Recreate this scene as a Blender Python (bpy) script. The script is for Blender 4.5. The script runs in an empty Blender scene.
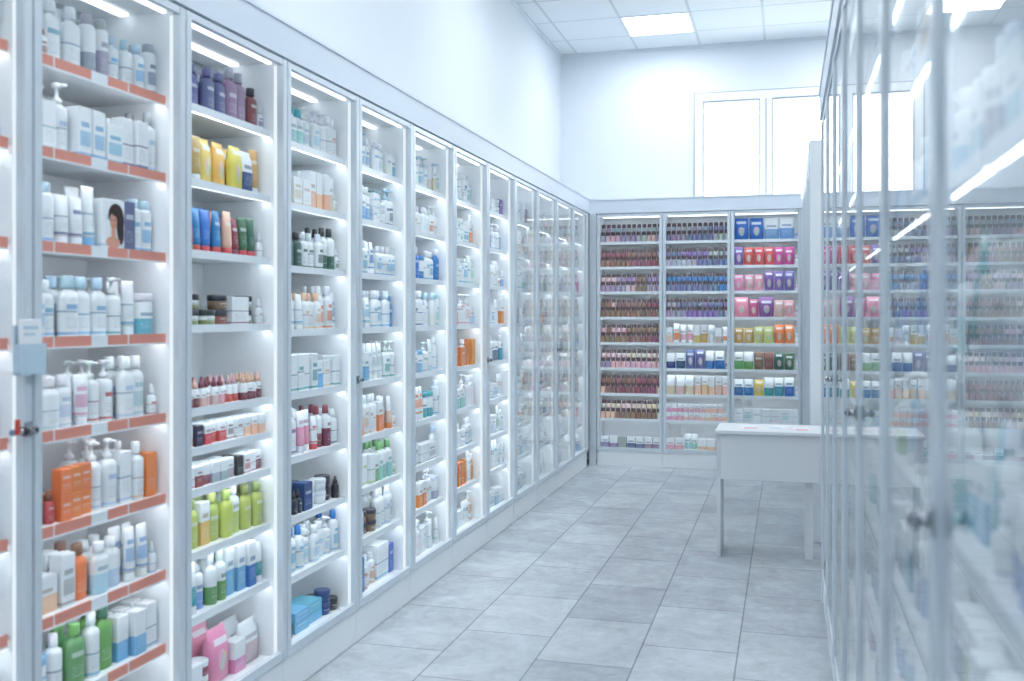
import bpy, math, random, bmesh
from mathutils import Vector, Matrix
random.seed(7)
SC = bpy.context.scene
COL = SC.collection
def lin(c):
    return tuple(((v/255.0)/12.92 if v/255.0 <= .04045 else (((v/255.0)+.055)/1.055)**2.4) for v in c)

# ------------------------------------------------------------------ materials
def new_mat(name):
    m = bpy.data.materials.new(name); m.use_nodes = True
    nt = m.node_tree
    b = nt.nodes['Principled BSDF']
    return m, nt, b
def setin(b, k, v):
    if k in b.inputs: b.inputs[k].default_value = v
def plain(name, rgb, rough=.5, metal=0., noise=.01, scale=3., coat=0.):
    m, nt, b = new_mat(name)
    c = lin(rgb)
    tc = nt.nodes.new('ShaderNodeTexCoord')
    n = nt.nodes.new('ShaderNodeTexNoise'); n.inputs['Scale'].default_value = scale
    nt.links.new(tc.outputs['Object'], n.inputs['Vector'])
    r = nt.nodes.new('ShaderNodeMixRGB')
    r.inputs[1].default_value = (*[v*(1-noise) for v in c], 1)
    r.inputs[2].default_value = (*[min(1, v*(1+noise)) for v in c], 1)
    nt.links.new(n.outputs['Fac'], r.inputs[0])
    nt.links.new(r.outputs[0], b.inputs['Base Color'])
    setin(b, 'Roughness', rough); setin(b, 'Metallic', metal); setin(b, 'Coat Weight', coat)
    return m
def emis(name, rgb, s):
    m = bpy.data.materials.new(name); m.use_nodes = True
    nt = m.node_tree; nt.nodes.clear()
    o = nt.nodes.new('ShaderNodeOutputMaterial'); e = nt.nodes.new('ShaderNodeEmission')
    e.inputs[0].default_value = (*lin(rgb), 1); e.inputs[1].default_value = s
    nt.links.new(e.outputs[0], o.inputs[0]); return m
def mth(nt, op, a, b=None):
    n = nt.nodes.new('ShaderNodeMath'); n.operation = op
    for i, v in enumerate((a, b)):
        if v is None: continue
        if isinstance(v, (int, float)): n.inputs[i].default_value = v
        else: nt.links.new(v, n.inputs[i])
    return n.outputs[0]
def mix(nt, f, a, b):
    n = nt.nodes.new('ShaderNodeMixRGB')
    for i, v in enumerate((f, a, b)):
        if isinstance(v, (int, float)): n.inputs[i].default_value = v
        elif isinstance(v, tuple): n.inputs[i].default_value = v
        else: nt.links.new(v, n.inputs[i])
    return n.outputs[0]
def band(nt, x, lo, hi):
    return mth(nt, 'MULTIPLY', mth(nt, 'GREATER_THAN', x, lo), mth(nt, 'LESS_THAN', x, hi))
W4 = (.83, .885, .915, 1)
def printed(name, layout, rough=.35):
    """packaging: colour comes from the object's own colour"""
    m, nt, b = new_mat(name)
    oi = nt.nodes.new('ShaderNodeObjectInfo'); C = oi.outputs['Color']; R = oi.outputs['Random']
    tc = nt.nodes.new('ShaderNodeTexCoord')
    sg = nt.nodes.new('ShaderNodeSeparateXYZ'); nt.links.new(tc.outputs['Generated'], sg.inputs[0])
    so = nt.nodes.new('ShaderNodeSeparateXYZ'); nt.links.new(tc.outputs['Object'], so.inputs[0])
    gx, gz = sg.outputs[0], sg.outputs[2]
    cv = nt.nodes.new('ShaderNodeCombineXYZ')
    nt.links.new(so.outputs[0], cv.inputs[0]); nt.links.new(so.outputs[2], cv.inputs[1])
    br = nt.nodes.new('ShaderNodeTexBrick'); nt.links.new(cv.outputs[0], br.inputs['Vector'])
    br.inputs['Scale'].default_value = 1; br.inputs['Brick Width'].default_value = .009
    br.inputs['Row Height'].default_value = .008; br.inputs['Mortar Size'].default_value = .0022
    br.inputs['Color1'].default_value = (1, 1, 1, 1); br.inputs['Color2'].default_value = (.2, .2, .2, 1)
    br.inputs['Mortar'].default_value = (0, 0, 0, 1)
    front = mth(nt, 'LESS_THAN', sg.outputs[1], .45)
    cx = mth(nt, 'ABSOLUTE', mth(nt, 'SUBTRACT', gx, .5))
    off = mth(nt, 'MULTIPLY', R, .14)
    gl_ = mth(nt, 'SUBTRACT', gz, off)
    inx = mth(nt, 'MULTIPLY', mth(nt, 'LESS_THAN', cx, .33), front)
    txt = mth(nt, 'MULTIPLY', mth(nt, 'MULTIPLY', br.outputs['Color'], inx), band(nt, gz, .18, .42))
    logo = mth(nt, 'MULTIPLY', mth(nt, 'MULTIPLY', inx, band(nt, gl_, .5, .6)), mth(nt, 'GREATER_THAN', R, .3))
    dark = mix(nt, .5, C, (.06, .10, .18, 1))
    if layout == 'white':
        col = mix(nt, mth(nt, 'MULTIPLY', band(nt, gz, .05, .1), .9), W4, C)
        big = mth(nt, 'MULTIPLY', mth(nt, 'MULTIPLY', band(nt, gl_, .12, .42), mth(nt, 'LESS_THAN', cx, .42)), mth(nt, 'GREATER_THAN', R, .66))
        col = mix(nt, mth(nt, 'MULTIPLY', big, .7), col, C)
        st = mth(nt, 'MULTIPLY', band(nt, gl_, .44, .47), mth(nt, 'LESS_THAN', R, .5))
        col = mix(nt, mth(nt, 'MULTIPLY', st, .8), col, dark)
        col = mix(nt, mth(nt, 'MULTIPLY', txt, .55), col, dark)
        col = mix(nt, mth(nt, 'MULTIPLY', logo, .85), col, mix(nt, .2, C, dark))
    elif layout == 'color':
        col = mix(nt, mth(nt, 'MULTIPLY', txt, .6), C, W4)
        col = mix(nt, mth(nt, 'MULTIPLY', logo, .55), col, W4)
    elif layout == 'split':
        col = mix(nt, mth(nt, 'LESS_THAN', gl_, .42), W4, C)
        col = mix(nt, mth(nt, 'MULTIPLY', txt, .7), col, W4)
        col = mix(nt, mth(nt, 'MULTIPLY', logo, .7), col, dark)
    else:  # picture
        dz = mth(nt, 'SUBTRACT', gz, .38)
        vo = nt.nodes.new('ShaderNodeTexVoronoi'); vo.inputs['Scale'].default_value = 4
        nt.links.new(tc.outputs['Generated'], vo.inputs['Vector'])
        wob = mth(nt, 'MULTIPLY', vo.outputs['Distance'], .2)
        d = mth(nt, 'ADD', mth(nt, 'SQRT', mth(nt, 'ADD', mth(nt, 'MULTIPLY', cx, cx), mth(nt, 'MULTIPLY', dz, dz))), wob)
        disc = mth(nt, 'MULTIPLY', mth(nt, 'LESS_THAN', d, .33), front)
        pic = mix(nt, .55, vo.outputs['Color'], (.85, .75, .65, 1))
        col = mix(nt, mth(nt, 'MULTIPLY', disc, .8), C, pic)
        lg = mth(nt, 'MULTIPLY', inx, band(nt, gl_, .68, .80))
        col = mix(nt, mth(nt, 'MULTIPLY', lg, .8), col, W4)
    nt.links.new(col, b.inputs['Base Color'])
    setin(b, 'Roughness', rough)
    return m
def objcol(name, rough=.3):
    m, nt, b = new_mat(name)
    oi = nt.nodes.new('ShaderNodeObjectInfo')
    nt.links.new(oi.outputs['Color'], b.inputs['Base Color']); setin(b, 'Roughness', rough)
    return m
def glass_mat():
    m = bpy.data.materials.new('cabinet_glass'); m.use_nodes = True
    nt = m.node_tree; nt.nodes.clear()
    o = nt.nodes.new('ShaderNodeOutputMaterial')
    g = nt.nodes.new('ShaderNodeNewGeometry')
    dp = nt.nodes.new('ShaderNodeVectorMath'); dp.operation = 'DOT_PRODUCT'
    nt.links.new(g.outputs['Normal'], dp.inputs[0]); nt.links.new(g.outputs['Incoming'], dp.inputs[1])
    c = mth(nt, 'ABSOLUTE', dp.outputs['Value'])
    f = mth(nt, 'POWER', mth(nt, 'SUBTRACT', 1.0, c), 5.0)
    f = mth(nt, 'ADD', mth(nt, 'MULTIPLY', f, .94), .06)
    f = mth(nt, 'DIVIDE', mth(nt, 'MULTIPLY', f, 1.6), mth(nt, 'ADD', mth(nt, 'MULTIPLY', f, .6), 1.0))
    tr = nt.nodes.new('ShaderNodeBsdfTransparent'); tr.inputs[0].default_value = (.96, .985, .99, 1)
    gl = nt.nodes.new('ShaderNodeBsdfGlossy'); gl.inputs['Roughness'].default_value = .008
    mx = nt.nodes.new('ShaderNodeMixShader')
    nt.links.new(f, mx.inputs[0]); nt.links.new(tr.outputs[0], mx.inputs[1]); nt.links.new(gl.outputs[0], mx.inputs[2])
    nt.links.new(mx.outputs[0], o.inputs[0]); return m

M = {}
M['white'] = plain('white_laminate', (242, 246, 249), .4)
M['wall'] = plain('painted_wall', (226, 233, 239), .85, noise=.01, scale=2)
M['fascia'] = plain('pale_blue_fascia', (218, 228, 239), .5, noise=.004)
M['alu'] = plain('satin_aluminium', (210, 220, 228), .32, .1)
M['chrome'] = plain('chrome', (180, 184, 188), .15, .9)
M['black'] = plain('black_plastic', (40, 36, 44), .35)
M['nailcap'] = plain('dark_brown_cap', (84, 66, 74), .35)
M['gasket'] = plain('grey_window_gasket', (145, 158, 170), .6)
M['rail'] = plain('clear_price_rail', (232, 240, 245), .3)
M['red'] = plain('salmon_price_strip', (224, 150, 134), .5, noise=.05)
M['redtag'] = plain('red_tag', (205, 75, 60), .5)
M['desk'] = plain('desk_laminate', (226, 229, 232), .45)
M['frame'] = plain('window_frame_white', (238, 242, 246), .4)
M['led'] = emis('led_strip_glow', (236, 247, 254), 1.0)
M['ledtop'] = emis('shelf_fill_glow', (238, 248, 255), 11)  # glow of the fill strips added under the shelves
M['ledt'] = emis('led_ceiling_glow', (238, 248, 255), 3)
M['panel'] = emis('ceiling_panel_glow', (245, 250, 254), 19.5)
M['glass'] = glass_mat()
M['pw'] = printed('printed_white_pack', 'white'); M['pc'] = printed('printed_colour_pack', 'color')
M['ps'] = printed('printed_split_pack', 'split'); M['pp'] = printed('printed_picture_pack', 'picture')
M['oc'] = objcol('coloured_plastic'); M['hair'] = plain('dark_print', (48, 32, 34), .5)
M['skin'] = plain('skin_tone_print', (214, 160, 138), .5); M['wcap'] = plain('white_cap_plastic', (235, 240, 244), .35)
M['paper'] = plain('paper_white', (240, 243, 246), .7); M['pink'] = plain('pink_paper', (235, 160, 170), .7)
M['bluec'] = plain('pale_blue_card', (192, 214, 228), .5)

def tile_mat(name, c1, c2, mort, bw, rh, off, ms, loc, swap, rough):
    m, nt, b = new_mat(name)
    tc = nt.nodes.new('ShaderNodeTexCoord')
    s = nt.nodes.new('ShaderNodeSeparateXYZ'); nt.links.new(tc.outputs['Object'], s.inputs[0])
    cb = nt.nodes.new('ShaderNodeCombineXYZ')
    ax = mth(nt, 'SUBTRACT', s.outputs[0], loc[0]); ay = mth(nt, 'SUBTRACT', s.outputs[1], loc[1])
    if swap: ax, ay = ay, ax
    nt.links.new(ax, cb.inputs[0]); nt.links.new(ay, cb.inputs[1])
    br = nt.nodes.new('ShaderNodeTexBrick'); nt.links.new(cb.outputs[0], br.inputs['Vector'])
    br.offset = off; br.inputs['Scale'].default_value = 1
    br.inputs['Brick Width'].default_value = bw; br.inputs['Row Height'].default_value = rh
    br.inputs['Mortar Size'].default_value = ms; br.inputs['Mortar Smooth'].default_value = .1
    br.inputs['Color1'].default_value = (*lin(c1), 1); br.inputs['Color2'].default_value = (*lin(c2), 1)
    br.inputs['Mortar'].default_value = (*lin(mort), 1)
    if swap:
        last = br.outputs['Color']
        for sc, lo, hi in ((3.2, .80, 1.10), (13., .88, 1.09)):
            n = nt.nodes.new('ShaderNodeTexNoise'); n.inputs['Scale'].default_value = sc; n.inputs['Detail'].default_value = 9
            n.inputs['Roughness'].default_value = .7; n.inputs['Distortion'].default_value = .6
            nt.links.new(tc.outputs['Object'], n.inputs['Vector'])
            rp = nt.nodes.new('ShaderNodeMapRange'); rp.inputs[1].default_value = .32; rp.inputs[2].default_value = .68
            rp.inputs[3].default_value = lo; rp.inputs[4].default_value = hi
            nt.links.new(n.outputs['Fac'], rp.inputs[0])
            mm = nt.nodes.new('ShaderNodeVectorMath'); mm.operation = 'SCALE'
            nt.links.new(last, mm.inputs[0]); nt.links.new(rp.outputs[0], mm.inputs['Scale'])
            last = mm.outputs[0]
        nt.links.new(last, b.inputs['Base Color'])
    else:
        nt.links.new(br.outputs['Color'], b.inputs['Base Color'])
    bp = nt.nodes.new('ShaderNodeBump'); bp.inputs['Strength'].default_value = .2; bp.inputs['Distance'].default_value = .002
    bp.invert = True
    nt.links.new(br.outputs['Fac'], bp.inputs['Height']); nt.links.new(bp.outputs[0], b.inputs['Normal'])
    setin(b, 'Roughness', rough)
    return m
M['floor'] = tile_mat('grey_stone_floor_tile', (172, 179, 186), (191, 197, 203), (136, 144, 151), .6, .40, .5, .0035, (-1.8, .1), True, .26)
M['ceil'] = tile_mat('suspended_ceiling_tile', (232, 238, 242), (236, 241, 245), (208, 216, 222), .6, .6, 0, .012, (-1.4, 9.2), False, .8)

# ------------------------------------------------------------------ mesh builder
class MB:
    def __init__(s): s.v = []; s.f = []; s.m = []; s.sm = []; s.mats = []
    def mi(s, k):
        if k not in s.mats: s.mats.append(k)
        return s.mats.index(k)
    def face(s, idx, k, sm=False): s.f.append(idx); s.m.append(s.mi(k)); s.sm.append(sm)
    def box(s, x0, x1, y0, y1, z0, z1, k, bev=0.):
        if bev:
            def ring(i, z):
                X0, X1, Y0, Y1 = x0+i, x1-i, y0+i, y1-i; c = bev
                b = len(s.v)
                for p in ((X0+c, Y0), (X1-c, Y0), (X1, Y0+c), (X1, Y1-c), (X1-c, Y1), (X0+c, Y1), (X0, Y1-c), (X0, Y0+c)):
                    s.v.append((p[0], p[1], z))
                return list(range(b, b+8))
            R = [ring(bev, z0), ring(0, z0+bev), ring(0, z1-bev), ring(bev, z1)]
            for a, b in zip(R, R[1:]):
                for i in range(8): s.face((a[i], a[(i+1) % 8], b[(i+1) % 8], b[i]), k)
            s.face(R[0][::-1], k); s.face(R[-1], k); return
        b = len(s.v)
        s.v += [(x0, y0, z0), (x1, y0, z0), (x1, y1, z0), (x0, y1, z0), (x0, y0, z1), (x1, y0, z1), (x1, y1, z1), (x0, y1, z1)]
        for q in ((0, 3, 2, 1), (4, 5, 6, 7), (0, 1, 5, 4), (1, 2, 6, 5), (2, 3, 7, 6), (3, 0, 4, 7)):
            s.face(tuple(b+i for i in q), k)
    def loft(s, secs, k, seg=16, n=2.0):
        R = []
        for sec in secs:
            rx, ry, z = sec[:3]; cx, cy = (sec[3], sec[4]) if len(sec) > 3 else (0, 0)
            b = len(s.v)
            for i in range(seg):
                a = 2*math.pi*(i+.5)/seg; ca, sa = math.cos(a), math.sin(a)
                s.v.append((cx+rx*math.copysign(abs(ca)**(2/n), ca), cy+ry*math.copysign(abs(sa)**(2/n), sa), z))
            R.append(list(range(b, b+seg)))
        for a, b in zip(R, R[1:]):
            for i in range(seg): s.face((a[i], a[(i+1) % seg], b[(i+1) % seg], b[i]), k, True)
        s.face(R[0][::-1], k); s.face(R[-1], k)
    def hcyl(s, p0, p1, r, k, seg=12):
        p0, p1 = Vector(p0), Vector(p1); d = (p1-p0).normalized()
        u = d.orthogonal().normalized(); w = d.cross(u)
        R = []
        for p in (p0, p1):
            b = len(s.v)
            for i in range(seg):
                a = 2*math.pi*i/seg; s.v.append(tuple(p+r*(math.cos(a)*u+math.sin(a)*w)))
            R.append(list(range(b, b+seg)))
        for i in range(seg): s.face((R[0][i], R[0][(i+1) % seg], R[1][(i+1) % seg], R[1][i]), k, True)
        s.face(R[0][::-1], k); s.face(R[1], k)
    def mesh(s, name):
        me = bpy.data.meshes.new(name); me.from_pydata(s.v, [], s.f)
        for k in s.mats: me.materials.append(M[k])
        me.polygons.foreach_set('material_index', s.m); me.polygons.foreach_set('use_smooth', s.sm)
        me.update(); return me
def ob(name, me, loc=(0, 0, 0), rot=0., parent=None, label=None, cat=None, group=None, kind=None, color=None):
    o = bpy.data.objects.new(name, me); COL.objects.link(o)
    o.location = loc; o.rotation_euler = (0, 0, rot)
    if parent: o.parent = parent
    if label: o['label'] = label
    if cat: o['category'] = cat
    if group: o['group'] = group
    if kind: o['kind'] = kind
    if color: o.color = (*lin(color), 1)
    return o
def simple(name, boxes, **kw):
    mb = MB()
    for b in boxes: mb.box(*b)
    return ob(name, mb.mesh(name), **kw)

# ------------------------------------------------------------------ room
XL, XR, YB, YF, ZC = -2.17, 2.4, 9.70, -2.2, 4.0
S = dict(kind='structure')
simple('floor', [(XL-.2, XR+.2, YF-.2, YB+.2, -.1, 0, 'floor')], **S)
simple('ceiling', [(XL-.2, XR+.2, YF-.2, YB+.2, ZC, ZC+.1, 'ceil')], **S)
simple('wall_left', [(XL-.2, XL, YF-.2, YB+.2, 0, ZC, 'wall')], **S)
simple('wall_right', [(XR, XR+.2, YF-.2, YB+.2, 0, ZC, 'wall')], **S)
simple('wall_front', [(XL, XR, YF-.2, YF, 0, ZC, 'wall')], **S)
wx0, wx1, wz0, wz1 = -.85, 1.15, 2.42, 3.53
simple('wall_back', [(XL, wx0, YB, YB+.2, 0, ZC, 'wall'), (wx1, XR, YB, YB+.2, 0, ZC, 'wall'),
                     (wx0, wx1, YB, YB+.2, 0, wz0, 'wall'), (wx0, wx1, YB, YB+.2, wz1, ZC, 'wall')], **S)
fw = .075
fb = [(wx0, wx1, YB-.03, YB+.06, wz0, wz0+fw, 'frame'), (wx0, wx1, YB-.03, YB+.06, wz1-fw, wz1, 'frame'),
       (wx0, wx0+fw, YB-.03, YB+.06, wz0+fw, wz1-fw, 'frame'), (wx1-fw, wx1, YB-.03, YB+.06, wz0+fw, wz1-fw, 'frame')]
muls = (-.19, .49)
for mx_ in muls:
    fb.append((mx_-.055, mx_-.004, YB-.03, YB+.06, wz0+fw, wz1-fw, 'frame')); fb.append((mx_+.004, mx_+.055, YB-.03, YB+.06, wz0+fw, wz1-fw, 'frame'))
    fb.append((mx_-.004, mx_+.004, YB-.02, YB+.06, wz0+fw, wz1-fw, 'gasket'))
ed = [wx0+fw] + [v for m_ in muls for v in (m_-.055, m_+.055)] + [wx1-fw]
for a, b in zip(ed[::2], ed[1::2]):    # sealing gaskets round every pane
    g = .011; z0, z1 = wz0+fw, wz1-fw
    fb += [(a, a+g, YB-.022, YB+.03, z0, z1, 'gasket'), (b-g, b, YB-.022, YB+.03, z0, z1, 'gasket'),
           (a+g, b-g, YB-.022, YB+.03, z1-g, z1, 'gasket'), (a+g, b-g, YB-.022, YB+.03, z0, z0+g, 'gasket')]
g = .012
fb += [(wx0-g, wx0, YB-.008, YB, wz0, wz1+g, 'gasket'), (wx0, wx1, YB-.008, YB, wz1, wz1+g, 'gasket')]
win = simple('window_1', fb, **S)
mb = MB()
mb.v += [(wx0+fw, YB+.04, wz0+fw), (wx1-fw, YB+.04, wz0+fw), (wx1-fw, YB+.04, wz1-fw), (wx0+fw, YB+.04, wz1-fw)]
mb.face((0, 1, 2, 3), 'glass')
ob('window_pane', mb.mesh('window_pane'), parent=win)
simple('trim_2', [(XL, XL+.02, YF, YB, ZC-.025, ZC, 'wall'), (XL+.02, XR, YB-.02, YB, ZC-.025, ZC, 'wall')], **S)
pm = MB(); pm.box(.02, .58, .02, .58, -.004, .0, 'panel'); pmm = pm.mesh('diffuser')
fr = MB()
for bx in ((0, .6, 0, .02), (0, .6, .58, .6), (0, .02, .02, .58), (.58, .6, .02, .58)): fr.box(*bx, -.008, 0, 'white')
frm = fr.mesh('light_frame')
for i, x in enumerate((-1.4, .4)):
    for y in (8.6, 6.2, 3.8, 1.4, -1.0):
        r = ob('ceiling_light_panel', frm, (x, y, ZC), label='square recessed LED panel glowing white in tiled ceiling',
               cat='ceiling light', group='recessed ceiling light panels')
        ob('diffuser', pmm, parent=r)

# ------------------------------------------------------------------ product kinds
def lath(prof, k, sx=1., sy=1., seg=16, n=2.):
    mb = MB(); mb.loft([(r*sx, r*sy, z) for r, z in prof], k, seg, n); return mb
KIND = {}
def kind(key, name, cat, desc, w, d, h, parts):
    KIND[key] = dict(name=name, cat=cat, desc=desc, w=w, d=d, h=h, parts=parts)
for suf, pk in (('', 'pw'), ('c', 'pc'), ('s', 'ps')):
    mb = lath([(.026, 0), (.029, .004), (.030, .02), (.030, .11), (.027, .125), (.014, .135), (.013, .14)], pk, 1.15, .72, 18, 2.4)
    cp = lath([(.0165, .14), (.017, .143), (.0165, .172), (.014, .175)], 'oc', 1.1, .95, 14)
    kind('oval'+suf, 'shampoo_bottle', 'bottle', 'oval plastic shampoo bottle', .072, .045, .175, [('body', mb.mesh('b')), ('cap', cp.mesh('c'))])
    mb = lath([(.024, 0), (.026, .003), (.026, .115), (.024, .125), (.012, .134), (.011, .138)], pk, seg=18)
    cp = lath([(.0135, .138), (.014, .14), (.013, .172), (.011, .174)], 'oc', seg=14)
    kind('round'+suf, 'lotion_bottle', 'bottle', 'round plastic lotion bottle', .056, .056, .174, [('body', mb.mesh('b')), ('cap', cp.mesh('c'))])
    mb = lath([(.027, 0), (.029, .003), (.029, .11), (.026, .12), (.013, .128)], pk, seg=18)
    cp = lath([(.0145, .128), (.0145, .142), (.006, .146), (.005, .168), (.014, .17), (.014, .18), (.011, .183)], 'oc', seg=12)
    cp.loft([(.007, .006, .171, 0, 0), (.006, .017, .173, 0, -.016), (.006, .017, .179, 0, -.016), (.007, .006, .181, 0, 0)], 'oc', 8)
    kind('pump'+suf, 'pump_bottle', 'bottle', 'pump dispenser bottle', .062, .064, .183, [('body', mb.mesh('b')), ('pump_head', cp.mesh('c'))])
    mb = MB(); mb.loft([(.019, .019, .027), (.023, .020, .04), (.026, .013, .11), (.028, .005, .150), (.028, .0022, .153), (.028, .0022, .165)], pk, 18)
    cp = lath([(.019, 0), (.0195, .002), (.0195, .026), (.017, .028)], 'oc', seg=16)
    kind('tube'+suf, 'cream_tube', 'tube', 'squeeze tube standing on its cap', .059, .042, .165, [('body', mb.mesh('b')), ('cap', cp.mesh('c'))])
    mb = lath([(.025, 0), (.026, .003), (.026, .14), (.023, .150), (.017, .154)], pk, seg=18)
    cp = lath([(.0175, .154), (.018, .156), (.0175, .182), (.015, .185)], 'oc', seg=14)
    kind('aero'+suf, 'aerosol_can', 'spray can', 'slim aerosol can with domed cap', .054, .054, .185, [('body', mb.mesh('b')), ('cap', cp.mesh('c'))])
    mb = lath([(.03, 0), (.034, .004), (.035, .03), (.033, .034)], pk, seg=20)
    cp = lath([(.036, .034), (.0365, .036), (.0365, .052), (.034, .055)], 'oc', seg=20)
    kind('jar'+suf, 'cream_jar', 'jar', 'low round cream jar', .075, .075, .055, [('body', mb.mesh('b')), ('lid', cp.mesh('c'))])
    mb = lath([(.044, 0), (.046, .004), (.046, .11), (.043, .115)], pk, seg=22)
    cp = lath([(.047, .115), (.0475, .117), (.0475, .138), (.044, .142)], 'oc', seg=22)
    kind('tub'+suf, 'powder_tub', 'tub', 'wide round tub with screw lid', .098, .098, .142, [('body', mb.mesh('b')), ('lid', cp.mesh('c'))])
    mb = lath([(.016, 0), (.0175, .002), (.0175, .055), (.009, .065)], pk, seg=14)
    cp = lath([(.010, .065), (.010, .08), (.006, .084), (.005, .098), (.002, .1)], 'oc', seg=12)
    kind('drop'+suf, 'dropper_bottle', 'bottle', 'small dropper bottle', .037, .037, .1, [('body', mb.mesh('b')), ('cap', cp.mesh('c'))])
    CNM = dict(tall=('skincare_carton', 'tall cardboard carton'), mid=('cosmetics_box', 'cardboard cosmetics box'), wide=('hair_dye_box', 'wide cardboard carton'),
               flat=('soap_box', 'flat cardboard box'), small=('sample_box', 'small cardboard box'), big=('gift_set_box', 'large cardboard gift set box'))
    for ck, (w, d, h) in dict(tall=(.055, .045, .155), mid=(.075, .05, .12), wide=(.12, .06, .105), flat=(.13, .11, .045), small=(.045, .035, .075), big=(.15, .08, .17)).items():
        mb = MB(); mb.box(-w/2, w/2, -d/2, d/2, 0, h-.001, pk, .0015)
        mb.box(-w/2+.002, w/2-.002, -d/2+.003, d/2-.002, h-.001, h, pk)         # tuck flap
        kind(ck+suf, CNM[ck][0], 'box', CNM[ck][1], w+.006, d, h, [('body', mb.mesh('b'))])
for suf, pk in (('', 'pp'), ('c', 'pc'), ('s', 'ps')):
    mb = MB(); mb.loft([(.055, .020, 0), (.062, .030, .008), (.064, .032, .08), (.062, .024, .14), (.061, .003, .16), (.061, .002, .178)], pk, 20, 3.2)
    kind('pouch'+suf, 'sealed_pouch', 'pouch', 'puffy sealed pouch pack', .13, .066, .178, [('body', mb.mesh('b'))])
    mb = MB(); mb.loft([(.036, .012, 0), (.041, .020, .006), (.042, .021, .09), (.041, .014, .135), (.040, .002, .15), (.040, .0015, .162)], pk, 18, 3.2)
    kind('sach'+suf, 'refill_sachet', 'pouch', 'slim stand-up sachet', .086, .044, .162, [('body', mb.mesh('b'))])
# nail polish: glass body with colour + broad dark cap, one mesh (tiny in view)
mb = MB(); mb.loft([(.0205, .0145, 0), (.0220, .0155, .003), (.0220, .0155, .056), (.019, .013, .062), (.013, .010, .064)], 'oc', 12, 3.5)
mb.loft([(.0185, .0135, .064), (.019, .0140, .066), (.0175, .0125, .096), (.015, .010, .098)], 'nailcap', 12, 3)
kind('nail', 'nail_polish_bottle', 'nail polish', 'square nail polish bottle', .045, .032, .098, [('body', mb.mesh('nail'))])
# portrait carton
mb = MB(); mb.box(-.052, .052, -.03, .03, 0, .145, 'pw', .0015)
def disc(mb, cx, cz, rx, rz, y, k, seg=20, tilt=0):
    b = len(mb.v)
    for i in range(seg):
        a = 2*math.pi*i/seg; u, v = rx*math.cos(a), rz*math.sin(a)
        mb.v.append((cx+u*math.cos(tilt)-v*math.sin(tilt), y, cz+u*math.sin(tilt)+v*math.cos(tilt)))
    mb.face(tuple(range(b, b+seg)), k)
disc(mb, .010, .100, .036, .034, -.0303, 'hair'); disc(mb, .030, .062, .017, .048, -.0305, 'hair', tilt=.12); disc(mb, .036, .085, .013, .03, -.0304, 'hair')
disc(mb, -.004, .020, .034, .017, -.0306, 'skin'); disc(mb, -.002, .045, .010, .022, -.0307, 'skin'); disc(mb, -.003, .080, .017, .025, -.0309, 'skin', tilt=.1)
disc(mb, .004, .108, .022, .011, -.0311, 'hair', tilt=-.3)
disc(mb, -.010, .085, .0035, .0015, -.0312, 'hair'); disc(mb, .003, .085, .0035, .0015, -.0312, 'hair'); disc(mb, -.005, .068, .005, .0018, -.0312, 'redtag')
kind('portrait', 'hair_dye_box', 'box', 'carton printed with dark-haired portrait', .108, .06, .145, [('body', mb.mesh('portrait'))])

CN = {'white': (232, 238, 242), 'ice': (180, 212, 230), 'sky': (110, 178, 220), 'blue': (40, 110, 190), 'navy': (40, 60, 120), 'teal': (60, 160, 170),
      'mint': (150, 210, 200), 'green': (100, 165, 90), 'dkgreen': (50, 90, 70), 'lime': (190, 205, 105), 'yellow': (240, 205, 95), 'gold': (205, 165, 80),
      'orange': (240, 130, 60), 'peach': (240, 190, 160), 'red': (205, 65, 70), 'maroon': (130, 50, 66), 'pink': (230, 150, 180), 'magenta': (200, 70, 135),
      'violet': (120, 85, 160), 'mauve': (150, 125, 160), 'slate': (90, 98, 145), 'brown': (130, 85, 66), 'beige': (220, 200, 180), 'black': (35, 36, 42),
      'grey': (160, 168, 176), 'rose': (225, 175, 180), 'olive': (130, 140, 70)}
CW = {'ice': 'pale blue', 'sky': 'sky blue', 'dkgreen': 'dark green', 'navy': 'navy blue', 'slate': 'slate purple', 'rose': 'dusty pink', 'w': 'white'}
CN['w'] = CN['white']
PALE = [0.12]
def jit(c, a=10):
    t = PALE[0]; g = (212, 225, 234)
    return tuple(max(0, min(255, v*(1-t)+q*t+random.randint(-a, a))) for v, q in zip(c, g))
merged = {}
def put(key, wx, wy, wz, rot, c, cap, group, detail=True, sz=1.0, where='on a cabinet shelf', G=1.0):
    K = KIND[key]
    cw = CW.get(c, c); nm = K['desc']
    if key == 'nail': lab = f"square nail polish bottle, {cw} varnish, dark cap"
    elif len(K['parts']) > 1: lab = f"{cw} printed {nm}, {CW.get(cap, cap)} {K['parts'][1][0].replace('_',' ')}"
    else: lab = f"{cw} {nm} {where}"
    body = K['parts'][0][1]
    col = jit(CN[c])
    if not detail and len(K['parts']) > 1:
        if key not in merged:
            me = body.copy()
            bm = bmesh.new(); bm.from_mesh(body); n0 = len(bm.faces); bm.from_mesh(K['parts'][1][1])
            bm.faces.ensure_lookup_table()
            for f in bm.faces[n0:]: f.material_index = len(body.materials)
            bm.to_mesh(me); bm.free(); me.materials.append(M['wcap']); merged[key] = me
        body = merged[key]
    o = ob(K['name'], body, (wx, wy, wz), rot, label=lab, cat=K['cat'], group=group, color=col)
    o.scale = (G, G, G*sz)
    if detail:
        for pn, pm in K['parts'][1:]:
            ob(pn, pm, parent=o, color=jit(CN[cap], 5))
    return o

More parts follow.
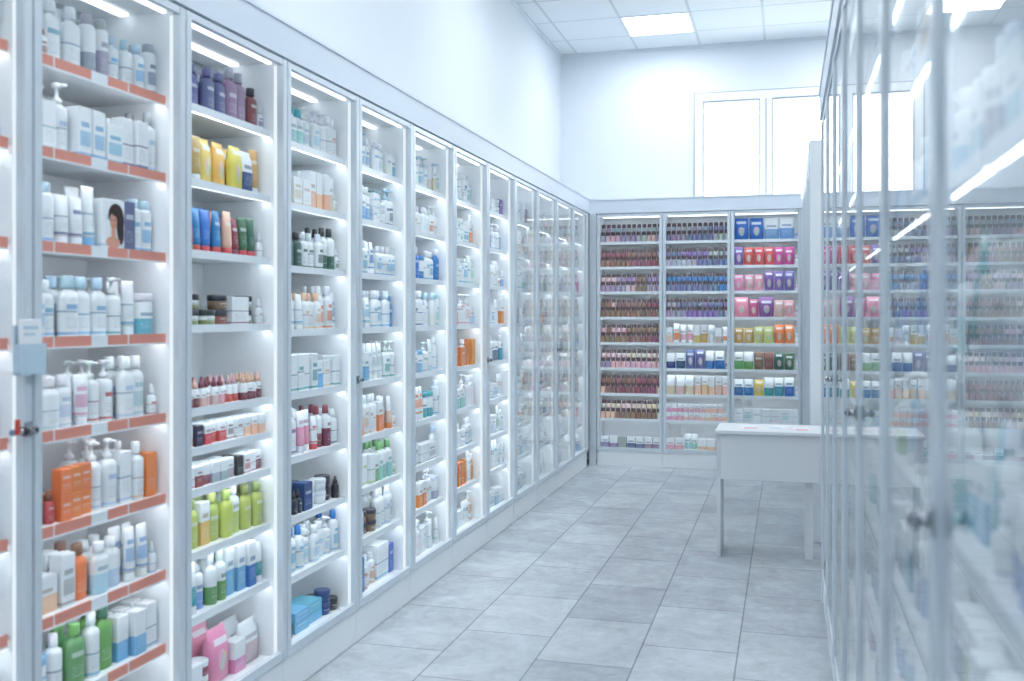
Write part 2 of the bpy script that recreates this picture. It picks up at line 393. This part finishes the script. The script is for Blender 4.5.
# ------------------------------------------------------------------ cabinets
DEF = [2.095, 1.856, 1.61, 1.36, 1.114, .864, .628, .40]
ALT2 = [2.105, 1.862, 1.63, 1.386, 1.114, .985, .85, .645, .435]
ALTB = [2.11, 1.875, 1.64, 1.40, 1.16, .92, .68, .44]
cache = {}
DEPTH = .355; FH = 2.375
def unit_meshes(w, open_side=False):
    key = (w, open_side)
    if key in cache: return cache[key]
    d = {}
    D = DEPTH
    mb = MB()
    mb.box(0, w, .012, D, 0, .13, 'white')
    if not open_side:
        mb.box(0, .012, .03, D, .13, FH, 'white'); mb.box(w-.012, w, .03, D, .13, FH, 'white')
    else:
        mb.box(0, .012, D-.04, D, .13, FH, 'alu'); mb.box(w-.012, w, D-.04, D, .13, FH, 'alu')
    mb.box(.012, w-.012, D-.012, D, .13, FH, 'white'); mb.box(.0, w, .03, D-.04, .13, .148, 'white'); mb.box(.0, w, .03, D-.04, 2.359, FH, 'white')
    d['body'] = mb.mesh('cabinet_body')
    i0 = .0125 if not open_side else .002
    mb = MB(); mb.box(i0, w-i0, .062, D-.013 if not open_side else D-.041, -.016, 0, 'white'); d['shelf'] = mb.mesh('cabinet_shelf')
    mb = MB(); mb.box(.016, w-.016, .056, .062, -.024, .003, 'rail', .0); mb.box(.016, w-.016, .0535, .056, -.024, -.020, 'rail'); d['rail'] = mb.mesh('price_rail')
    mb = MB(); a = w*.5
    for x0, x1 in ((.016, .14), (.146, a-.035), (a+.035, w-.2), (w-.194, w-.016)): mb.box(x0, x1, .056, .062, -.028, .003, 'red')
    for x0, x1 in ((.14, .146), (a-.035, a+.035), (w-.2, w-.194)): mb.box(x0, x1, .0565, .062, -.028, .003, 'rail')
    mb.box(.016, w-.016, .0535, .056, -.030, -.025, 'rail'); d['redrail'] = mb.mesh('price_rail_salmon')
    mb = MB(); st = .030 if not open_side else .022; pf = -.006 if not open_side else .001
    for x0, x1 in ((.001, st), (w-st, w-.001)):
        mb.box(x0, x1, pf, .022, .142, 2.368, 'alu', .003)
    mb.box(st, w-st, pf+.004, .018, .142, .175, 'alu'); mb.box(st, w-st, pf+.004, .018, 2.346, 2.368, 'alu')
    d['door'] = mb.mesh('door_frame')
    mb = MB(); mb.v += [(st-.003, .008, .173), (w-st+.003, .008, .173), (w-st+.003, .008, 2.348), (st-.003, .008, 2.348)]; mb.face((0, 1, 2, 3), 'glass')
    d['pane'] = mb.mesh('glass_pane')
    mb = MB()
    for x0 in (.0125, w-.0185): mb.box(x0, x0+.006, .030, .040, .16, 2.345, 'led')
    d['led'] = mb.mesh('led_side_strip')
    mb = MB(); mb.box(.03, w-.03, .045, .058, 2.350, 2.3585, 'ledt'); mb.box(.03, w-.03, .18, .21, 2.351, 2.3585, 'ledt'); d['ledtop'] = mb.mesh('led_top_strip')
    mb = MB(); mb.box(.016, w-.016, .064, .073, -.022, -.0165, 'ledtop'); d['shelf_fill'] = mb.mesh('shelf_fill_strip')  # fill light added under the shelf, behind the rail, to brighten the interior
    hz = 1.14 if not open_side else 1.185
    for side, hx in (('hl', .018), ('hr', w-.018)):
        mb = MB(); q = pf
        mb.box(hx-.015, hx+.013, q-.003, q, hz-.018, hz+.018, 'chrome', .001)
        mb.hcyl((hx, q-.003, hz), (hx, q-.016, hz), .009, 'chrome', 16)
        mb.box(hx-.012, hx+.012, q-.024, q-.016, hz-.010, hz+.010, 'chrome', .003)
        mb.hcyl((hx, q-.024, hz), (hx, q-.027, hz), .005, 'black', 12)
        d[side] = mb.mesh('door_lock_knob')
    cache[key] = d; return d
def cabinet(frame, s0, w, shelves, red=False, handle=None, glass=True, label='tall white display cabinet with aluminium frame', group='wall of display cabinets'):
    opn = frame == 'R'
    d = unit_meshes(w, opn)
    if frame == 'L': loc, rot = (-1.80, s0, 0), math.pi/2
    elif frame == 'R': loc, rot = (.16, s0+w, 0), -math.pi/2
    elif frame == 'R2': loc, rot = (.138, s0+w, 0), -math.pi/2
    else: loc, rot = (s0, 9.335, 0), 0.
    root = ob('display_cabinet', None, loc, rot, label=label, cat='cabinet', group=group)
    ob('body', d['body'], parent=root)
    for z in shelves:
        s = ob('shelf', d['shelf'], (0, 0, z), parent=root)
        ob('price_rail', d['redrail' if red else 'rail'], parent=s, label='salmon red price strip' if red else None)
        if frame != 'R2': ob('led_strip', d['shelf_fill'], parent=s)  # added fill strip, lights the bay below evenly
    dr = ob('door', d['door'], parent=root)
    if glass: ob('glass_pane', d['pane'], parent=dr)
    if handle: ob('handle', d[handle], parent=dr, label='chrome lock knob')
    if not opn: ob('led_strip', d['led'], parent=root)
    ob('led_strip', d['ledtop'], parent=root)
    return root
def to_world(root, x, y, z):
    c, s = math.cos(root.rotation_euler[2]), math.sin(root.rotation_euler[2])
    return root.location[0]+c*x-s*y, root.location[1]+s*x+c*y, z
def fill(root, w, z, spec, group, detail=True, rows=2, hmax=.205, front=.075, G=.94):
    x = .022; lim = w-.018
    flat = []
    for k, c, cap, n in spec: flat += [(k, c, cap)]*n
    i = 0; tot = 0; use = []; miss = 0
    while i < 80 and miss < 12:
        k = flat[i % len(flat)]; i += 1
        kw = KIND[k[0]]['w']*G+.001
        if tot+kw > lim-x: miss += 1; continue
        tot += kw; use.append(k)
    if lim-x-tot > .04: use.append(('drop', flat[0][1], 'white')); tot += .038
    if not use: return
    slack = (lim-x-tot)/len(use)
    prev = None
    for k, c, cap in use:
        K = KIND[k]; kw = K['w']*G+.001
        px = x+kw/2+slack/2
        if (k, c) != prev: szk = random.uniform(.86, 1.15); prev = (k, c)
        sz = szk if K['h'] >= .13 else 1.0
        sz = min(sz, hmax/(K['h']*G))
        setb = random.choice((0, 0, .008, .016))
        dd = K['d']*G
        for r in range(rows):
            y = front+setb+dd/2+r*(dd+.012)
            if y+dd/2 > DEPTH-.045: break
            X, Y, Z = to_world(root, px+random.uniform(-.0008, .0008), y, z)
            put(k, X, Y, Z, root.rotation_euler[2]+random.uniform(-.12, .12)*(0 if K['cat'] == 'box' or K['w'] > .1 else 1), c, cap, group, detail, sz, G=G)
        if K['h'] < .08 and (random.random() < .8):   # stack low things
            X, Y, Z = to_world(root, px, front+setb+dd/2, z+K['h']*sz*G)
            if K['h']*2*G < hmax: put(k, X, Y, Z, root.rotation_euler[2], c, cap, group, detail, sz, 'stacked on a shelf', G=G)
        x += kw+slack

B1 = [
 [('aero', 'slate', 'grey', 1), ('drop', 'brown', 'maroon', 2), ('oval', 'sky', 'white', 2), ('aeros', 'grey', 'grey', 2), ('round', 'sky', 'ice', 3)],
 [('tubec', 'orange', 'white', 1), ('tall', 'ice', 'white', 2), ('pump', 'ice', 'white', 1), ('tall', 'sky', 'white', 2), ('mid', 'sky', 'white', 1), ('tall', 'slate', 'white', 2), ('round', 'ice', 'grey', 1)],
 [('aero', 'sky', 'ice', 3), ('tube', 'slate', 'white', 2), ('tube', 'sky', 'sky', 1), ('portrait', 'ice', 'white', 1), ('tallc', 'slate', 'white', 1)],
 [('jars', 'navy', 'white', 1), ('round', 'sky', 'white', 2), ('oval', 'sky', 'ice', 3), ('pump', 'teal', 'white', 1), ('tube', 'sky', 'white', 1), ('tubs', 'sky', 'white', 1)],
 [('round', 'red', 'white', 2), ('oval', 'ice', 'white', 2), ('tube', 'pink', 'white', 1), ('pump', 'red', 'white', 2), ('oval', 'ice', 'white', 2)],
 [('tallc', 'orange', 'white', 1), ('drops', 'brown', 'maroon', 1), ('dropc', 'brown', 'brown', 1), ('dropc', 'red', 'brown', 1), ('smallc', 'orange', 'white', 3), ('pump', 'ice', 'white', 2), ('tall', 'ice', 'white', 1), ('round', 'peach', 'white', 1)],
 [('tall', 'sky', 'white', 1), ('wides', 'peach', 'white', 1), ('tall', 'grey', 'white', 1), ('ovalc', 'orange', 'brown', 1), ('ovals', 'ice', 'white', 2), ('tube', 'sky', 'white', 2)],
 [('tall', 'sky', 'white', 1), ('tub', 'sky', 'sky', 1), ('round', 'navy', 'white', 1), ('ovalc', 'green', 'green', 1), ('round', 'sky', 'white', 1), ('ovalc', 'green', 'dkgreen', 1), ('talls', 'sky', 'white', 2)],
 [('mid', 'sky', 'white', 6)]]
B2 = [
 [('ovalc', 'slate', 'slate', 5), ('ovalc', 'mauve', 'grey', 2), ('ovalc', 'maroon', 'black', 1)],
 [('sachs', 'navy', 'w', 1), ('tubec', 'gold', 'white', 2), ('sach', 'yellow', 'w', 1), ('sach', 'yellow', 'w', 2)],
 [('tubec', 'dkgreen', 'red', 2), ('tubec', 'red', 'green', 1), ('tubec', 'blue', 'red', 3), ('tubec', 'peach', 'red', 1), ('tubec', 'maroon', 'maroon', 1)],
 [('big', 'rose', 'w', 1), ('jars', 'olive', 'black', 2), ('jarc', 'brown', 'black', 1), ('wide', 'maroon', 'w', 1)],
 [('drops', 'maroon', 'peach', 5), ('drops', 'rose', 'maroon', 4), ('drops', 'red', 'rose', 3)],
 [('smalls', 'peach', 'w', 3), ('smallc', 'black', 'w', 1), ('smalls', 'red', 'w', 3), ('small', 'brown', 'w', 2)],
 [('smallc', 'black', 'w', 1), ('small', 'red', 'w', 2), ('smalls', 'maroon', 'w', 2), ('smalls', 'grey', 'w', 3)],
 [('ovals', 'lime', 'white', 1), ('ovalc', 'lime', 'olive', 2), ('talls', 'yellow', 'white', 1), ('ovalc', 'lime', 'lime', 2)],
 [('talls', 'blue', 'w', 1), ('tubes', 'teal', 'white', 2), ('pumps', 'sky', 'white', 1), ('rounds', 'green', 'white', 2), ('talls', 'sky', 'w', 2)],
 [('flatc', 'pink', 'w', 1), ('mids', 'rose', 'w', 1), ('jarc', 'maroon', 'white', 1), ('pouch', 'pink', 'w', 1), ('mids', 'pink', 'w', 1), ('pouchs', 'rose', 'w', 1)]]
B3 = [
 [('round', 'peach', 'white', 3), ('ovals', 'mint', 'teal', 2), ('pump', 'ice', 'white', 3)],
 [('talls', 'beige', 'w', 3), ('mid', 'beige', 'w', 2), ('talls', 'peach', 'w', 3)],
 [('rounds', 'dkgreen', 'black', 3), ('ovalc', 'dkgreen', 'black', 2), ('round', 'dkgreen', 'white', 3)],
 [('round', 'orange', 'white', 2), ('tube', 'sky', 'white', 3), ('round', 'peach', 'peach', 3)],
 [('mids', 'sky', 'w', 1), ('mid', 'peach', 'w', 1), ('tall', 'teal', 'w', 4)],
 [('rounds', 'maroon', 'maroon', 2), ('oval', 'violet', 'white', 2), ('tubes', 'pink', 'white', 2), ('tube', 'red', 'red', 1)],
 [('jarc', 'black', 'black', 2), ('dropc', 'black', 'black', 3), ('midc', 'navy', 'w', 1), ('jar', 'ice', 'white', 2)],
 [('pump', 'ice', 'white', 3), ('round', 'sky', 'blue', 2), ('oval', 'ice', 'white', 3)],
 [('flat', 'sky', 'w', 1), ('jarc', 'black', 'black', 1), ('flatc', 'sky', 'w', 2), ('jarc', 'navy', 'navy', 1)]]
pal = ['ice', 'ice', 'sky', 'sky', 'white', 'white', 'grey', 'slate', 'mint', 'peach', 'rose', 'beige', 'grey', 'sky', 'teal', 'orange', 'blue']
kinds_ = ['oval', 'round', 'pump', 'tube', 'aero', 'tall', 'mid', 'oval', 'round', 'jar', 'small', 'drop', 'mids', 'ovals', 'tube', 'tubs', 'wide', 'pump', 'small', 'talls']
def rnd_spec(accent=None, dens=.3):
    out = []
    acc = accent if random.random() < dens else None
    for q in range(6):
        c = random.choice(pal); k = random.choice(kinds_)
        if acc and q in (1, 2): c = acc; k = random.choice(['ovals', 'tallc', 'midc', 'rounds'])
        out.append((k, c, random.choice(['white', 'white', 'ice', c]), random.randint(1, 2)))
    return out
B4 = [rnd_spec('sky', .8), rnd_spec('sky', .7), [('round', 'sky', 'white', 5), ('tube', 'blue', 'white', 2)], [('ovalc', 'blue', 'blue', 2), ('tube', 'sky', 'white', 3), ('oval', 'sky', 'white', 3)],
      [('pump', 'teal', 'white', 2), ('talls', 'sky', 'w', 3), ('tube', 'ice', 'white', 3)], [('talls', 'orange', 'w', 1), ('tubes', 'peach', 'orange', 3), ('round', 'peach', 'white', 3)],
      [('talls', 'green', 'w', 1), ('rounds', 'mint', 'green', 3), ('tall', 'lime', 'w', 2)], [('round', 'ice', 'white', 4), ('jarc', 'brown', 'black', 2)], [('big', 'sky', 'w', 1), ('tallc', 'blue', 'w', 1), ('round', 'orange', 'white', 3)]]
B5 = [rnd_spec(), rnd_spec(), [('ovalc', 'blue', 'white', 4), ('tubs', 'blue', 'blue', 1), ('oval', 'sky', 'white', 2)], rnd_spec(), rnd_spec('peach', .8), rnd_spec(), rnd_spec('sky', .8), rnd_spec(), rnd_spec()]
B6 = [rnd_spec(), rnd_spec('peach', .7), rnd_spec(), rnd_spec(), [('tallc', 'orange', 'w', 4), ('midc', 'orange', 'w', 2), ('oval', 'ice', 'white', 1)], rnd_spec(), rnd_spec(), [('ovalc', 'orange', 'orange', 4), ('smallc', 'orange', 'w', 4), ('round', 'ice', 'white', 1)], rnd_spec()]
specs = {1: B1, 2: B2, 3: B3, 4: B4, 5: B5, 6: B6}
accents = {7: 'violet', 8: 'maroon', 9: 'sky', 10: 'green', 11: 'pink', 0: 'sky'}
for i in range(12):
    sh = ALT2 if i == 2 else DEF
    s0 = 1.42+.651*i
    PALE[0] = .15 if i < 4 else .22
    red = (i in (0, 1))
    root = cabinet('L', s0, .648, sh, red=red, handle={0: 'hr', 3: 'hr', 6: 'hr', 9: 'hr'}.get(i), glass=i >= 8, group='wall of glazed display cabinets',
                   label='tall white display cabinet with salmon price strips' if red else 'tall white display cabinet with aluminium door frame')
    zs = list(sh)+[.148]
    sp = specs.get(i)
    for j, z in enumerate(zs):
        up = ([2.345]+zs)[j]-.022
        hm = min(.208, up-z-.012)
        q = sp[j] if sp and j < len(sp) else rnd_spec(accents.get(i), .4)
        if hm < .16: q = [t for t in q if KIND[t[0]]['h']*.91 <= hm+.02] or [('small', 'sky', 'w', 3)]
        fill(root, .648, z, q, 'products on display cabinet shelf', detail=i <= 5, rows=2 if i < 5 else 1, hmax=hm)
PALE[0] = .12
CZ = 2.377
mb = MB()
mb.box(-2.165, -1.795, 1.2, 9.69, CZ, 2.50, 'fascia'); mb.box(-2.165, -1.790, 1.2, 9.69, 2.50, 2.512, 'fascia')
mb.box(-1.795, .125, 9.33, 9.69, CZ, 2.50, 'fascia'); mb.box(-1.790, .125, 9.325, 9.69, 2.50, 2.512, 'fascia')
ob('cabinet_cornice', mb.mesh('cabinet_cornice'), label='pale blue cornice board capping wall display cabinets', cat='cornice')
simple('cornice', [(.155, .53, -.05, 5.15, CZ, 2.50, 'fascia'), (.150, .53, -.05, 5.15, 2.50, 2.512, 'fascia')], label='pale blue cornice board above glass cabinets', cat='cornice')
simple('cornice', [(.133, .50, 6.55, 9.31, CZ, 2.512, 'fascia')], label='pale blue cornice board above end cabinets', cat='cornice')
simple('corner_post', [(-1.80, -1.737, 9.30, 9.334, 0, 2.375, 'alu')], label='narrow aluminium post closing the cabinet corner', cat='post')

# back cabinets
bw = .618
nailcols = [['mauve', 'grey', 'mauve', 'rose'], ['mauve', 'brown', 'brown', 'maroon'], ['mauve', 'brown', 'mauve', 'rose'], ['maroon', 'brown', 'rose', 'brown'], ['maroon', 'brown', 'rose', 'brown'],
            ['brown', 'mauve', 'beige', 'rose'], ['rose', 'peach', 'brown', 'maroon'], ['peach', 'rose', 'brown', 'beige']]
nailcols2 = [['mauve', 'slate', 'slate', 'grey'], ['violet', 'mauve', 'slate', 'grey'], ['slate', 'slate', 'blue', 'grey'], ['mauve', 'violet', 'slate', 'grey']]
mb = MB(); mb.box(.03, bw-.03, .118, .17, 0, .075, 'white', .002); RIS = mb.mesh('shelf_riser')
def nails(root, z, cols, n=12):
    X, Y, Z = to_world(root, 0, 0, z)
    ob('shelf_riser', RIS, (X, Y, Z), label='white step riser standing on nail polish shelf', cat='riser', group='step risers')
    c = random.choice(cols)
    for r in range(2):
        for i in range(n):
            if random.random() < .25: c = random.choice(cols)
            x = .042+(bw-.084)*i/(n-1)
            X, Y, Z = to_world(root, x, .098 if r == 0 else .142, z+(0 if r == 0 else .075))
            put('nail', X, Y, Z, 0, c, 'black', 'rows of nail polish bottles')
for bi in range(3):
    root = cabinet('B', -1.735+bi*.62, bw, ALTB, group='back wall display cabinets', handle=None, glass=False)
    zs = ALTB+[.148]
    for j, z in enumerate(zs):
        hm = .2
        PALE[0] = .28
        if bi == 0 and j < 8: nails(root, z, nailcols[j], 12)
        elif bi == 1 and j < 4: nails(root, z, nailcols2[j], 12)
        else:
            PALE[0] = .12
            if bi == 0: q = [('mids', 'mauve', 'w', 2), ('midc', 'grey', 'w', 1), ('mids', 'slate', 'w', 2)]
            elif bi == 1: q = {4: [('talls', 'beige', 'w', 1), ('tubes', 'orange', 'white', 1), ('tubes', 'pink', 'white', 2), ('talls', 'gold', 'w', 2), ('tube', 'mint', 'white', 1)],
                               5: [('sachs', 'navy', 'w', 2), ('sach', 'slate', 'w', 2), ('sachs', 'blue', 'w', 2)], 6: [('sachs', 'beige', 'w', 3), ('talls', 'peach', 'w', 4)],
                               7: [('smalls', 'pink', 'w', 3), ('smalls', 'rose', 'w', 4), ('smalls', 'peach', 'w', 4)], 8: [('mids', 'rose', 'w', 2), ('tubes', 'mint', 'white', 2), ('mids', 'peach', 'white', 2), ('rounds', 'pink', 'white', 2)]}[j]
            else: q = [[('pouch', 'blue', 'w', 2), ('pouchs', 'sky', 'w', 2)], [('sach', 'violet', 'w', 1), ('sach', 'red', 'w', 3), ('sach', 'magenta', 'w', 2)], [('sach', 'pink', 'w', 3), ('sach', 'violet', 'w', 3)],
                       [('pouch', 'pink', 'w', 1), ('sach', 'magenta', 'w', 1), ('pouch', 'violet', 'w', 1), ('sach', 'rose', 'w', 2)], [('sach', 'gold', 'w', 2), ('sach', 'lime', 'w', 2), ('sach', 'orange', 'w', 2)],
                       [('sachs', 'green', 'w', 2), ('sachc', 'brown', 'w', 2), ('sach', 'dkgreen', 'w', 2)], [('sachs', 'blue', 'w', 2), ('sach', 'yellow', 'w', 1), ('sachs', 'teal', 'w', 2)],
                       [('mid', 'ice', 'w', 4), ('mid', 'pink', 'w', 1)], [('mid', 'ice', 'w', 6)]][j]
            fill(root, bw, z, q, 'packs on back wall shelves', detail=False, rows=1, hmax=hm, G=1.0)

# right row (near) and second run
PR = ['violet', 'green', 'blue', 'sky', 'sky', 'slate', 'teal', 'ice', 'sky', 'mint', 'slate']
for i in range(7):
    s0 = .60+.65*i
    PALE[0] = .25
    root = cabinet('R', s0, .648, DEF, handle={0: 'hl', 2: 'hl', 4: 'hl'}.get(i), group='run of glass-fronted aisle cabinets', label='tall glass-fronted aisle cabinet with aluminium frame')
    for j, z in enumerate(DEF+[.148]):
        q = []
        for _ in range(5):
            c = random.choice(PR if j >= 3 else ['ice', 'sky', 'slate', 'ice', 'peach']); k = random.choice(['smallc', 'talls', 'mids', 'smallc', 'smalls', 'jars', 'mids'] if j >= 3 else ['smalls', 'jars', 'mids', 'drops', 'small'])
            if i: k = random.choice(['tubec', 'talls', 'mids', 'ovals', 'rounds', 'pumps', 'ovals', 'mids'])
            q.append((k, c, 'white', random.randint(1, 2)))
        if i >= 4: q = [('big', 'ice', 'w', 1), ('tall', 'sky', 'w', 2), ('mids', random.choice(PR), 'w', 2)]
        if i == 0 and j == 4: q = [('mids', 'blue', 'w', 3), ('smalls', 'magenta', 'w', 2), ('smallc', 'sky', 'w', 2)]
        if i == 0 and j == 5: q = [('wides', 'green', 'w', 1), ('mids', 'blue', 'w', 2), ('mids', 'magenta', 'w', 1)]
        fill(root, .648, z, q, 'products in aisle cabinet', detail=i < 2, rows=2 if i < 2 else 1, G=.9)
PALE[0] = .12
for i in range(4):
    cabinet('R2', 6.555+.65*i, .648, DEF, group='run of end cabinets', label='tall white end cabinet with glazed door')
simple('side_panel', [(.138, .50, 6.515, 6.548, 0, 2.512, 'white', .003)], label='tall white side panel closing cabinet run', cat='panel')
simple('side_panel', [(.165, .53, 5.154, 5.175, 0, 2.375, 'white', .003)], label='tall white side panel ending glass cabinets', cat='panel')

# ------------------------------------------------------------------ desk
dx0, dx1, dy0, dy1 = -.405, .21, 5.93, 6.34
root = ob('writing_desk', None, (dx0, dy0, 0), label='small white laminate desk standing against cabinets', cat='desk')
DW, DD = dx1-dx0, dy1-dy0
mb = MB(); mb.box(0, DW, 0, DD, .729, .75, 'desk', .003); ob('desktop', mb.mesh('desktop'), parent=root)
mb = MB(); mb.box(.03, DW-.03, .025, .043, .46, .729, 'desk', .003); ob('modesty_panel', mb.mesh('modesty_panel'), parent=root)
def legmesh(x0, y0, y1, th=.022):
    mb = MB()
    a = [(y0, .729), (y0+.02, .0), (y1-.02, 0), (y1, .729)]
    for X in (x0, x0+th):
        for p in a: mb.v.append((X, p[0], p[1]))
    mb.face((0, 1, 2, 3), 'desk'); mb.face((7, 6, 5, 4), 'desk')
    for i in range(4): mb.face((i, i+4, (i+1) % 4+4, (i+1) % 4), 'desk')
    return mb.mesh('desk_leg')
ob('leg', legmesh(.006, .045, DD-.03), parent=root); ob('leg', legmesh(.505, .1, DD-.03, .045), parent=root)
def sheet(x, y, rot, w, h, k, lab):
    mb = MB(); mb.box(-w/2, w/2, -h/2, h/2, 0, .0015, 'paper')
    mb.box(-w/2+.01, w/2-.01, -h/2+.012, -h/2+.06, .0015, .0019, k); mb.box(-w/2+.01, w/2-.03, -h/2+.08, -h/2+.09, .0015, .0019, 'bluec')
    ob('leaflet', mb.mesh('leaflet'), (x, y, .75), rot, label=lab, cat='leaflet')
sheet(-.22, 6.15, .2, .1, .21, 'pink', 'white leaflet with pink block lying on desk'); sheet(-.05, 6.18, -.3, .1, .21, 'bluec', 'white leaflet with blue block lying on desk')
sheet(.08, 6.1, .1, .09, .15, 'pink', 'small pink and white leaflet on desk')

# leaflet holder on left door
root = ob('leaflet_holder', None, (-1.793, 2.04, 1.275), math.pi/2, label='pale grey-blue leaflet holder fixed to cabinet door frame', cat='leaflet holder')
mb = MB(); mb.box(-.042, .042, -.004, 0, 0, .12, 'bluec'); mb.box(-.042, .042, -.022, -.004, 0, .004, 'bluec'); mb.box(-.042, .042, -.025, -.022, 0, .075, 'bluec'); mb.box(-.042, -.039, -.022, -.004, 0, .075, 'bluec'); mb.box(.039, .042, -.022, -.004, 0, .075, 'bluec')
ob('holder_body', mb.mesh('holder_body'), parent=root)
mb = MB(); mb.box(-.036, .036, -.019, -.008, .005, .135, 'paper', .002); mb.box(-.028, .020, -.0196, -.019, .11, .118, 'bluec'); mb.box(-.028, .010, -.0196, -.019, .095, .101, 'bluec')
ob('leaflet_stack', mb.mesh('leaflet_stack'), parent=root)
root = ob('key_tag', None, (-1.806, 2.034, 1.14), math.pi/2, label='small red tag beside dark cabinet lock', cat='tag')
mb = MB(); mb.box(-.062, -.046, -.046, -.040, -.006, .032, 'redtag', .002); mb.hcyl((-.062, -.034, .0), (.005, -.034, .0), .008, 'chrome'); mb.hcyl((-.03, -.034, .0), (-.012, -.034, .0), .011, 'black')
ob('tag_body', mb.mesh('tag_body'), parent=root)

# ------------------------------------------------------------------ world + camera
w = bpy.data.worlds.new('sky'); SC.world = w; w.use_nodes = True
bg = w.node_tree.nodes['Background']; bg.inputs[0].default_value = (.93, .98, 1, 1); bg.inputs[1].default_value = 6
cam = bpy.data.cameras.new('camera'); co = bpy.data.objects.new('camera', cam); COL.objects.link(co)
co.location = (0, 0, 1.42); co.rotation_euler = (math.pi/2, 0, math.atan(.275))
cam.lens = 35.16; cam.sensor_width = 36; cam.shift_y = -.0249; cam.clip_start = .02
cam.dof.use_dof = True; cam.dof.focus_distance = 6.0; cam.dof.aperture_fstop = 2.9
SC.camera = co
SC.view_settings.view_transform = 'Standard'
SC.view_settings.look = 'None'
print('objects', len(bpy.data.objects))
